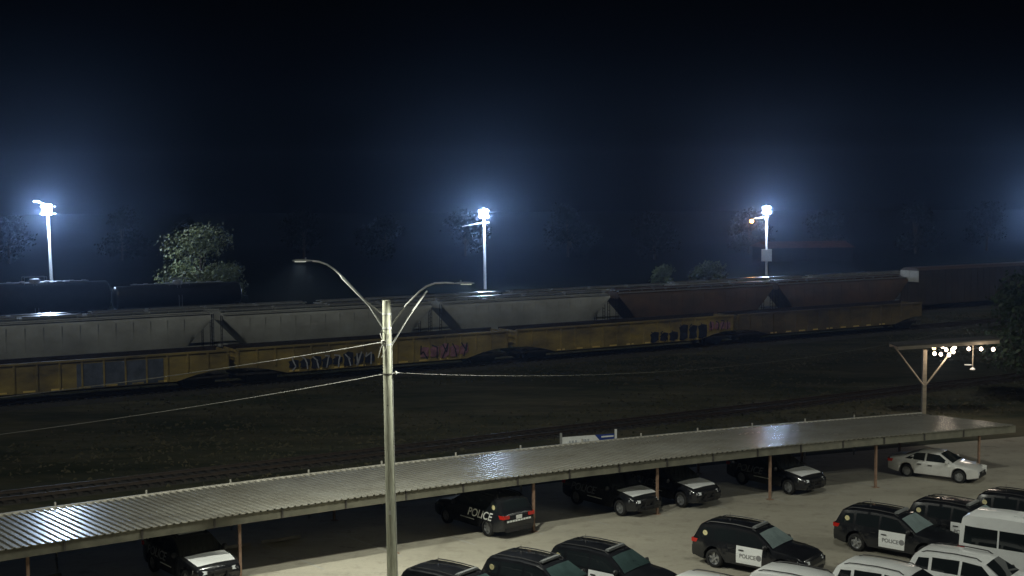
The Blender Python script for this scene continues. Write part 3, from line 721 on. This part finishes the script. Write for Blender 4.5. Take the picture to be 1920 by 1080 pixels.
vehicle('lotd', LOTD, 1.25, 46.06, -38, 'black patrol car between two others, its roof in front of the open lot', g1)
vehicle('lotd', LOTD, 3.75, 47.55, -38, 'black patrol car third from the wooden pole, cut by the bottom edge', g1)
vehicle('lot', LOT, 9.85, 50.75, -38, 'black patrol car alone in the middle of the lot, white POLICE front door', g1)
vehicle('lot', LOT, 16.2, 52.95, -40, 'black patrol car with pale windshield and POLICE door, behind the white car roof', g1)
vehicle('lot', LOT, 19.64, 54.25, -40, 'black patrol car partly hidden by the white van', g1)
vehicle('lot', LOT, 23.0, 55.6, -40, 'black patrol car at the right edge behind the white van', g1)
g2 = 'black patrol cars parked under the carport'
vehicle('cp', CPT, -12.89, 50.17, -50, 'black patrol car with white hood, leftmost under the carport', g2)
vehicle('cpb', CPB, -1.37, 57.58, 130, 'black patrol car backed out under the carport, its red taillight showing', g2)
vehicle('cp', CPT, 4.74, 61.18, -50, 'black patrol car with white hood left of the rusty post, nose toward the lot', g2)
vehicle('cp', CPT, 7.81, 62.76, -50, 'black patrol car with white hood just right of the rusty post', g2)
vehicle('cp', CPT, 13.57, 65.34, -50, 'black patrol car with white hood, farthest right under the carport', g2)
vehicle('sed', dict(kind='sedan', paint=M['silver_paint']), 22.6, 67.4, -36, 'silver white sedan at the right end of the carport', None)
g3 = 'white cars parked along the bottom edge'
vehicle('wh', WH, 13.9, 44.75, -38, 'white car with dark roof rails in front of the patrol car with pale windshield', g3)
vehicle('wh', WH, 10.65, 43.95, -38, 'white car in front of the lone patrol car, only its roof in view', g3)
vehicle('wh', WH, 17.2, 46.3, -38, 'white car beside the white van, behind its rear corner', g3)
vehicle('wh', WH, 7.5, 43.0, -38, 'white car cut by the bottom edge, leftmost of the white cars', g3)
vehicle('van', dict(kind='van', paint=M['white_paint']), 20.3, 48.2, -38, 'tall white van with dark side windows at the right edge', None)

# ------------------------------------------------------------------ street lamps on the wooden pole
def lamp_arm(root, sgn, P_arm, P_brace, head_at, head_tilt, watts):
    a = MB(); a.tube(P_arm, .035, 8)
    arm = a.build('lamp_arm', M['galv'], root)
    b = MB(); b.tube(P_brace, .032, 8); mid = Vector(P_brace[1]) if len(P_brace) > 2 else (Vector(P_brace[0]) + Vector(P_brace[-1])) / 2
    b.build('arm_brace', M['galv'], root)
    h = MB(); x0 = Vector(head_at); 
    pr = [(.04, 0), (.07, .08), (.12, .22), (.15, .42), (.14, .62), (.08, .76), (.01, .80)]
    vs = []; n = 12
    for r, d in pr:
        for k in range(n):
            q = 2 * math.pi * k / n; vs.append((sgn * d, r * math.cos(q), r * .42 * math.sin(q) * (1 if math.sin(q) > 0 else .5)))
    fs = [(i * n + k, i * n + (k + 1) % n, (i + 1) * n + (k + 1) % n, (i + 1) * n + k) for i in range(len(pr) - 1) for k in range(n)]
    h.add(vs, fs); hd = h.build('lamp_head', M['galv'], root, smooth=50, loc=x0)
    l = MB(); l.box((sgn * .48, 0, -.036), (.40, .2, .02)); l.build('lens', M['street_lens'], hd)
    c = MB(); c.lathe([(.03, 0), (.03, .07), (.0, .08)], 'Z', (sgn * .28, 0, .05), 8); c.build('photocell', M['galv'], hd)
    light('street_light', 'SPOT', hd, (sgn * .48, 0, -.07), watts, (.98, 1.0, .86), .12, 164, .35)
root = empty('street_lamp', (-4.62, 48, 0), 0, 'pale wooden utility pole with two curved lamp arms in the middle of the lot', 'street lamp', 'street lamps of the parking lot')
p = MB(); p.tube([(0, 0, 0), (-.05, 0, 4), (-.09, 0, 8), (-.11, 0, 11.16)], [.20, .185, .17, .155], 18); p.build('pole', M['wood_pole'], root, smooth=50)
def W3(px, py, Yv=48.0):   # helper used once to lay the arms out in metres beside the pole
    return ((px - 960) / 2400 * Yv + 4.62, 0, 15 - (py - 372) / 2400 * Yv)
lamp_arm(root, -1, [(-.22, 0, 10.6), (-.95, .0, 11.20), (-1.70, .0, 12.02), (-2.02, 0, 12.32), (-2.32, 0, 12.52), (-2.62, 0, 12.63), (-2.86, 0, 12.66)],
         [(-.22, 0, 10.07), (-.75, 0, 10.95), (-1.75, 0, 12.00), (-1.85, 0, 12.17)], (-2.84, 0, 12.67), 0, STREET_W)
lamp_arm(root, 1, [(.06, -.0, 10.20), (.65, -.1, 11.0), (1.15, -.2, 11.50), (1.42, -.25, 11.70), (1.75, -.3, 11.82), (2.15, -.35, 11.84), (2.45, -.38, 11.82)],
         [(.06, 0, 9.45), (.70, -.1, 10.50), (1.35, -.2, 11.42), (1.45, -.25, 11.52)], (2.43, -.38, 11.81), 0, STREET_W)
q = MB(); q.tube([(-.19, -.12, 9.95), (-.29, -.15, 10.02), (-.34, -.15, 9.9), (-.28, -.15, 9.72), (-.22, -.14, 9.58), (-.33, -.15, 9.35), (-.42, -.16, 9.0)], .018, 6)
q.tube([(-.20, -.14, 9.55), (-.05, -.2, 9.75), (.02, -.2, 9.9)], .016, 6); q.tube([(-.05, -.2, 9.9), (-.12, -.2, 9.35), (-.30, -.17, 9.02), (-.36, -.16, 9.06)], .016, 6)
q.build('loose_cable', M['cable'], root)
q = MB(); q.lathe([(.03, -.08), (.06, -.06), (.06, .06), (.03, .08)], 'Z', (-.25, -.14, 9.60), 10); q.lathe([(.03, -.06), (.05, 0), (.03, .06)], 'Z', (.22, -.05, 8.42), 10)
q.tube([(-.16, 0, 8.38), (.34, -.04, 8.42)], .02, 6); q.build('insulator', M['porcelain'], root)
q = MB(); q.tube([(.055, -.04, 11.0), (.08, -.04, 9.0), (.115, -.04, 6.0), (.205, -.04, .1)], .018, 6); q.build('conduit', M['galv'], root)
q = MB(); q.lathe([(.19, 0), (.19, .05)], 'Z', (-.09, 0, 8.36), 18); q.build('band', M['dark_steel'], root)
for zb_ in (10.62, 10.08, 9.46):
    q = MB(); q.lathe([(.176, 0), (.176, .07)], 'Z', (-.10, 0, zb_), 18); q.box((-.27, 0, zb_ + .03), (.06, .1, .12)); q.build('arm_band', M['galv'], root)
q = MB(); q.box((-.06, -.20, 3.1), (.10, .01, .16)); q.build('number_tag', M['galv'], root)
q = MB(); q.box((-.09, -.185, 7.2), (.05, .02, .05)); q.box((-.09, -.19, 7.2), (.02, .03, .02)); q.build('bolt', M['dark_steel'], root)
# lamp post added out of view to the right, brightens pole and lot
r2 = copy_tree(root); r2.location = (31, 50, 0); r2.rotation_euler = (0, 0, R(60)); r2['label'] = 'added wooden lamp pole with two curved arms, unseen outside the right edge of the picture'
for o in r2.children_recursive:
    if o.type == 'LIGHT': o.data = o.data.copy(); o.data.energy = STREET_W * .6
# overhead wires
def sag(a, b, s, n=24):
    a, b = Vector(a), Vector(b)
    return [a.lerp(b, i / n) - Vector((0, 0, 4 * s * (i / n) * (1 - i / n))) for i in range(n + 1)]
w = MB(); w.tube(sag((-4.88, 47.86, 9.60), (-29, 26, 9.6), .55), .014, 6)
w.build('overhead_wire', M['cable'], label='upper twisted overhead cable running left from the wooden pole', cat='overhead wire', group='overhead wires')
w = MB(); w.tube(sag((-4.85, 47.9, 8.38), (-29.5, 27, 8.3), .5), .011, 6)
w.build('overhead_wire', M['cable'], label='lower thin overhead wire running left from the wooden pole', cat='overhead wire', group='overhead wires')
w = MB(); w.tube(sag((-4.35, 47.95, 8.42), (22, 60, 8.9), .9), .0035, 5)
w.build('overhead_wire', M['cable'], label='faint overhead wire running right from the wooden pole', cat='overhead wire', group='overhead wires')

# ------------------------------------------------------------------ yard floodlight poles
def yard_pole(X, Y, Z, label, size, kind):
    root = empty('floodlight_pole', (X, Y, 0), 0, label, 'floodlight', 'floodlight poles behind the trains')
    lean = -.35 if kind == 0 else -.12
    p = MB(); p.tube([(-lean, 0, 0), (-lean * .4, 0, Z * .5), (0, 0, Z - .2)], [.24, .2, .17], 12); p.build('pole', M['pole_white'], root, smooth=50)
    b = MB(); b.box((0, 0, Z + .45 * size), (1.7 * size, .1, .1)); b.box((0, 0, Z - .35 * size), (1.7 * size, .1, .1)); b.box((0, 0, Z + .2), (.2, .16, 1.3 * size)); b.build('crossarm', M['galv'], root)
    rows = ((-.30, .42), (.30, .42), (-.30, -.18), (.30, -.18)) if kind == 0 else ((-.45, .35), (.3, .38), (-.35, -.3), (.35, -.3))
    for dx, dz in rows:
        f = MB(); x = dx * size; z = Z + dz * size
        f.add([(x - .26 * size, -.36, z - .26 * size), (x + .26 * size, -.36, z - .26 * size), (x + .26 * size, -.36, z + .26 * size), (x - .26 * size, -.36, z + .26 * size), (x - .12, 0, z - .12), (x + .12, 0, z - .12), (x + .12, 0, z + .12), (x - .12, 0, z + .12)],
              [(0, 1, 5, 4), (1, 2, 6, 5), (2, 3, 7, 6), (3, 0, 4, 7), (4, 5, 6, 7)])
        fo = f.build('floodlight', M['flood_body'], root)
        l = MB(); l.box((x, -.37, z), (.5 * size, .03, .5 * size)); l.build('lens', M['flood_lens'], fo)
    light('yard_light', 'POINT', root, (0, -1.0, Z), YARD_W, (.50, .68, 1.0), .7)
    light('flood_beam', 'SPOT', root, (0, -1.0, Z), FLOOD_W, (.60, .76, 1.0), .7, 130, .6, (R(62), 0, 0))
    return root
P1 = yard_pole(-62.2, 172, 13.55, 'leftmost and largest lit floodlight pole, above the black tank cars', 1.25, 0)
a = MB(); a.tube([(0, 0, 14.3), (-1.3, -.1, 14.75)], .05); a.box((-1.45, -.12, 14.78), (.7, .3, .14)); a.build('side_lamp', M['flood_lens'], P1)
light('tree_beam', 'SPOT', P1, (1.5, .3, 13.2), 11500, (1, 1, .95), .5, 70, .6, (R(75), 0, R(-68)))  # extra spot added to light the tree, no lamp head belongs to it
P2 = yard_pole(-4.5, 209, 12.35, 'middle lit floodlight pole, seen between the wooden pole and the right one', 1.15, 1)
a = MB(); a.tube([(.8, 0, 11.0), (-.3, 0, 10.9), (-3.6, 0, 10.3)], .05); a.build('guy_bracket', M['galv'], P2)
P3 = yard_pole(48.3, 243, 12.3, 'right lit floodlight pole with a small orange lamp on its side arm', 1.15, 1)
a = MB(); a.tube([(.4, 0, 11.1), (-2.4, 0, 10.75)], .05); a.build('side_arm', M['galv'], P3)
a = MB(); a.lathe([(.05, 0), (.32, -.12), (.38, -.4), (.25, -.6), (.01, -.65)], 'Z', (-2.8, 0, 10.6), 10); a.build('orange_lamp', M['orange_lens'], P3)
light('orange_glow', 'POINT', P3, (-2.8, -.6, 10.2), 1500, (1, .45, .1), .2)
a = MB(); a.box((0, -.45, 2.8 + 1.0), (1.9, .5, 2.3)); a.box((0, -.2, 4.8), (1.3, .1, .1)); a.build('equipment_box', M['galv'], P3)
yard_pole(117.5, 283, 12.0, 'floodlight pole just outside the right edge, its glow reaching the frame', 1.15, 1)

# ------------------------------------------------------------------ shelter with string lights
sh = empty('shelter', (27.55, 85, 0), 0, 'wooden T shaped shelter with braces behind the right end of the carport', 'shelter')
p = MB(); p.box((0, 0, 2.35), (.26, .26, 4.7)); p.build('post', M['shelter_wood'], sh)
p = MB(); p.add([(-2.1, -.9, 5.02), (-2.1, 1.1, 5.02), (4.75, -.9, 5.42), (4.75, 1.1, 5.42), (-2.1, -.9, 5.10), (-2.1, 1.1, 5.10), (4.75, -.9, 5.50), (4.75, 1.1, 5.50)],
                [(0, 1, 3, 2), (4, 6, 7, 5), (0, 2, 6, 4), (1, 5, 7, 3), (0, 4, 5, 1), (2, 3, 7, 6)]); p.build('roof', M['shelter_top'], sh)
p = MB()
for y in (-.85, 0, 1.05): p.add([(-2.05, y - .05, 4.80), (-2.05, y + .05, 4.80), (4.65, y - .05, 5.20), (4.65, y + .05, 5.20), (-2.05, y - .05, 5.015), (-2.05, y + .05, 5.015), (4.65, y - .05, 5.415), (4.65, y + .05, 5.415)],
                [(0, 1, 3, 2), (4, 6, 7, 5), (0, 2, 6, 4), (1, 5, 7, 3), (0, 4, 5, 1), (2, 3, 7, 6)])
p.build('joist', M['shelter_wood'], sh)
p = MB(); p.tube([(-.05, -.1, 2.3), (-2.0, -.1, 4.85)], .06, 6); p.build('brace', M['shelter_wood'], sh)
p = MB(); p.tube([(.05, -.1, 2.3), (1.95, -.1, 4.85)], .06, 6); p.build('brace', M['shelter_wood'], sh)
fan = empty('ceiling_fan', (30.7, 84.8, 3.4), 0, 'small fixture hanging on a rod below the shelter roof', 'ceiling fixture')
p = MB(); p.tube([(0, 0, 0), (0, 0, 1.6)], .03, 6); p.build('rod', M['shelter_wood'], fan)
p = MB(); p.lathe([(.05, .12), (.16, .05), (.18, -.02), (.05, -.08)], 'Z', (0, 0, 0), 10); p.box((-.3, 0, .3), (.45, .12, .05)); p.build('motor', M['sign_white'], fan)
def P85(px, py, Y=84.2): return ((px - 960) / 2400 * Y - 27.55, Y - 85, 15 - (py - 366) / 2400 * Y)
sl = empty('string_lights', (27.55, 85, 0), 0, 'string of bright bulbs zigzagging below the shelter roof', 'string lights')
bp = [(.28, -.7, 5.02), (.55, -.2, 4.83), (.36, -.9, 4.55), (.78, -.9, 4.50), (1.02, -.5, 4.98), (1.20, -.7, 4.78), (1.35, -.8, 4.44), (1.60, -.9, 4.66), (1.75, -.7, 4.92), (1.56, -.85, 4.80), (2.60, -.95, 4.86), (3.42, -.95, 4.85), (4.22, -.95, 4.82)]
wire = MB()
for a_, b_ in zip(bp, bp[1:]): wire.tube([(a_[0], a_[1], a_[2] + .11), ((a_[0] + b_[0]) / 2, (a_[1] + b_[1]) / 2, (a_[2] + b_[2]) / 2 + .06), (b_[0], b_[1], b_[2] + .11)], .01, 5)
wire.build('cord', M['black_plastic'], sl)
b0 = MB(); b0.lathe([(.01, -.13), (.09, -.09), (.125, 0), (.085, .09), (.03, .13)], 'Z', (0, 0, 0), 10)
first = b0.build('bulb', M['bulb'], sl, loc=bp[0])
for i, q in enumerate(bp[1:]):
    c = first.copy(); col.objects.link(c); c.location = q; c.parent = sl
    if i == 0: c.data = first.data.copy(); c.data.materials[0] = M['bulb_warm']
light('string_light_glow', 'POINT', sl, (1.1, -.5, 4.55), 130, (1, .85, .7), .5)
light('string_light_glow', 'POINT', sl, (3.4, -.9, 4.75), 100, (1, .85, .7), .5)

# ------------------------------------------------------------------ banner sign behind the carport roof
sg = empty('banner_sign', (2.9, 67.6, 0), math.atan(.36), 'long white sign with a blue right end standing behind the carport roof', 'sign')
p = MB(); p.poly([(-.3, 0, 1.5), (2.15, 0, 1.5), (1.95, 0, 1.85), (1.62, 0, 2.22), (-.3, 0, 2.22)], (0, .05, 0)); p.build('white_panel', M['sign_white'], sg)
p = MB(); p.poly([(2.16, 0, 1.5), (2.75, 0, 1.5), (2.75, 0, 2.22), (1.63, 0, 2.22), (1.96, 0, 1.85)], (0, .05, 0)); p.build('blue_panel', M['sign_blue'], sg)
p = MB(); p.box((2.35, -.012, 2.10), (.72, .02, .08)); p.build('blue_panel_stripe', M['sign_white'], sg)
p = MB()
for x, w_, z in ((.9, .10, 1.98), (1.05, .12, 1.98), (1.22, .10, 1.98), (.15, .08, 1.96), (.32, .1, 1.96), (.5, .08, 1.96)): p.box((x, -.012, z), (w_, .02, .12))
p.build('faded_print', M['sign_mark'], sg)
for x in (-.35, 2.85):
    p = MB(); p.box((x, .02, 1.23), (.10, .10, 2.45)); p.build('sign_post', M['sign_white'] if x > 0 else M['galv'], sg)

# ------------------------------------------------------------------ trees
def tree(X, Y, H, R0, label, leafm, seed, nleaf=3500, ls=.28, zlow=.25, grp=None, name='tree', cat='tree', squash=1.0):
    rnd = random.Random(seed); root = empty(name, (X, Y, 0), 0, label, cat, grp)
    t = MB(); t.tube([(0, 0, 0), (.1, 0, H * .25), (-.05, .05, H * .5), (.05, 0, H * .8)], [H * .03, H * .024, H * .017, H * .005], 8)
    lobes = []
    for i in range(11):
        a = rnd.uniform(0, 6.28); z = H * rnd.uniform(zlow + .1, .9); k = math.sin(min(1, max(.1, (1.02 - z / H) / (1 - zlow))) * math.pi * .62) * R0 * rnd.uniform(.35, .85)
        c = Vector((math.cos(a) * k, math.sin(a) * k, z)); lobes.append((c, R0 * rnd.uniform(.28, .5)))
        t.tube([(0, 0, H * rnd.uniform(.15, .45)), (c.x * .5, c.y * .5, c.z * .8), tuple(c)], [H * .012, H * .007, H * .002], 6)
    lobes.append((Vector((0, 0, H * .82)), R0 * .4))
    t.build('trunk', M['bark'], root)
    b = MB(); vs = []; fs = []
    for i in range(nleaf):
        c, r = lobes[rnd.randrange(len(lobes))]
        v = Vector((rnd.gauss(0, 1), rnd.gauss(0, 1), rnd.gauss(0, 1))).normalized() * r * (rnd.random() ** .35) * rnd.choice((1, 1, 1, 1.25))
        p = c + Vector((v.x, v.y, v.z * .8)); s = ls * rnd.uniform(.5, 1.2)
        n = Vector((rnd.gauss(0, 1), rnd.gauss(0, 1), rnd.gauss(0, 1))).normalized(); a = n.orthogonal().normalized(); bb = n.cross(a)
        k = len(vs); vs += [p - a * s, p - bb * s * .5, p + a * s, p + bb * s * .5]; fs.append((k, k + 1, k + 2, k + 3))
    b.add(vs, fs); b.build('crown', leafm, root)
    return root
tree(-44.0, 181, 11.2, 6.4, 'bushy green tree lit by the floodlight, behind the short tank car', M['leaf'], 5, 10000, .22, .1)
tree(36.8, 90, 10.0, 4.6, 'dark tree at the right edge behind the shelter', M['leaf_dark'], 9, 5200, .2, .12)
tree(31.5, 205, 4.6, 3.2, 'low pale green bush behind the trains right of the middle floodlight', M['leaf'], 12, 1500, .3, .1, name='bush', cat='bush')
tree(24.5, 207, 3.9, 2.6, 'small dim bush behind the trains beside a larger bush', M['leaf'], 13, 1000, .3, .1, name='bush', cat='bush')
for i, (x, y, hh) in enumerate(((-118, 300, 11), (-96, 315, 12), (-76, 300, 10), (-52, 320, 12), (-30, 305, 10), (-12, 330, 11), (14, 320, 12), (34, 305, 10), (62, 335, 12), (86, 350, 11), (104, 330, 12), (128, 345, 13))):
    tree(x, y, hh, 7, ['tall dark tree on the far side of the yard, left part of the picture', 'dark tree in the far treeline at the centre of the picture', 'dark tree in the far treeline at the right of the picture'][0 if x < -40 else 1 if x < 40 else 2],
         M['leaf_silhouette'], 30 + i, 2200, .45, .08, 'dark trees of the far treeline ' + ('left' if x < -40 else 'centre' if x < 40 else 'right'))
# far low warehouse behind the right floodlight
wb = empty('warehouse', (68, 300, 0), math.radians(8), 'low far warehouse with a reddish roof behind the right floodlight pole', 'building')
p = MB(); p.box((0, 0, 1.6), (20, 12, 3.2)); p.build('wall', M['shed_wall'], wb)
p = MB(); p.add([(-10.5, -6.6, 3.1), (10.5, -6.6, 3.1), (10.5, 0, 4.4), (-10.5, 0, 4.4), (10.5, 6.6, 3.1), (-10.5, 6.6, 3.1)], [(0, 1, 2, 3), (3, 2, 4, 5), (1, 4, 2), (0, 3, 5), (0, 5, 4, 1)]); p.build('roof', M['shed_roof'], wb)
for x in (-6, 0, 6):
    p = MB(); p.box((x, -6.04, 1.3), (2.8, .1, 2.5)); p.build('door', M['shed_wall'], wb)

# ------------------------------------------------------------------ volume added for the glow round the lamps
hz = MB(); hz.box((0, 200, 14.5), (520, 440, 31)); hb = hz.build('glow_haze', None, kind='stuff')
hb.data.materials.clear()
hm = bpy.data.materials.new('glow_haze'); hm.use_nodes = True; hm.node_tree.nodes.clear()
pv = hm.node_tree.nodes.new('ShaderNodeVolumePrincipled'); pv.inputs['Color'].default_value = (.55, .72, 1, 1); pv.inputs['Density'].default_value = .00042; pv.inputs['Anisotropy'].default_value = .90
oo = hm.node_tree.nodes.new('ShaderNodeOutputMaterial'); hm.node_tree.links.new(pv.outputs[0], oo.inputs['Volume']); hb.data.materials.append(hm)
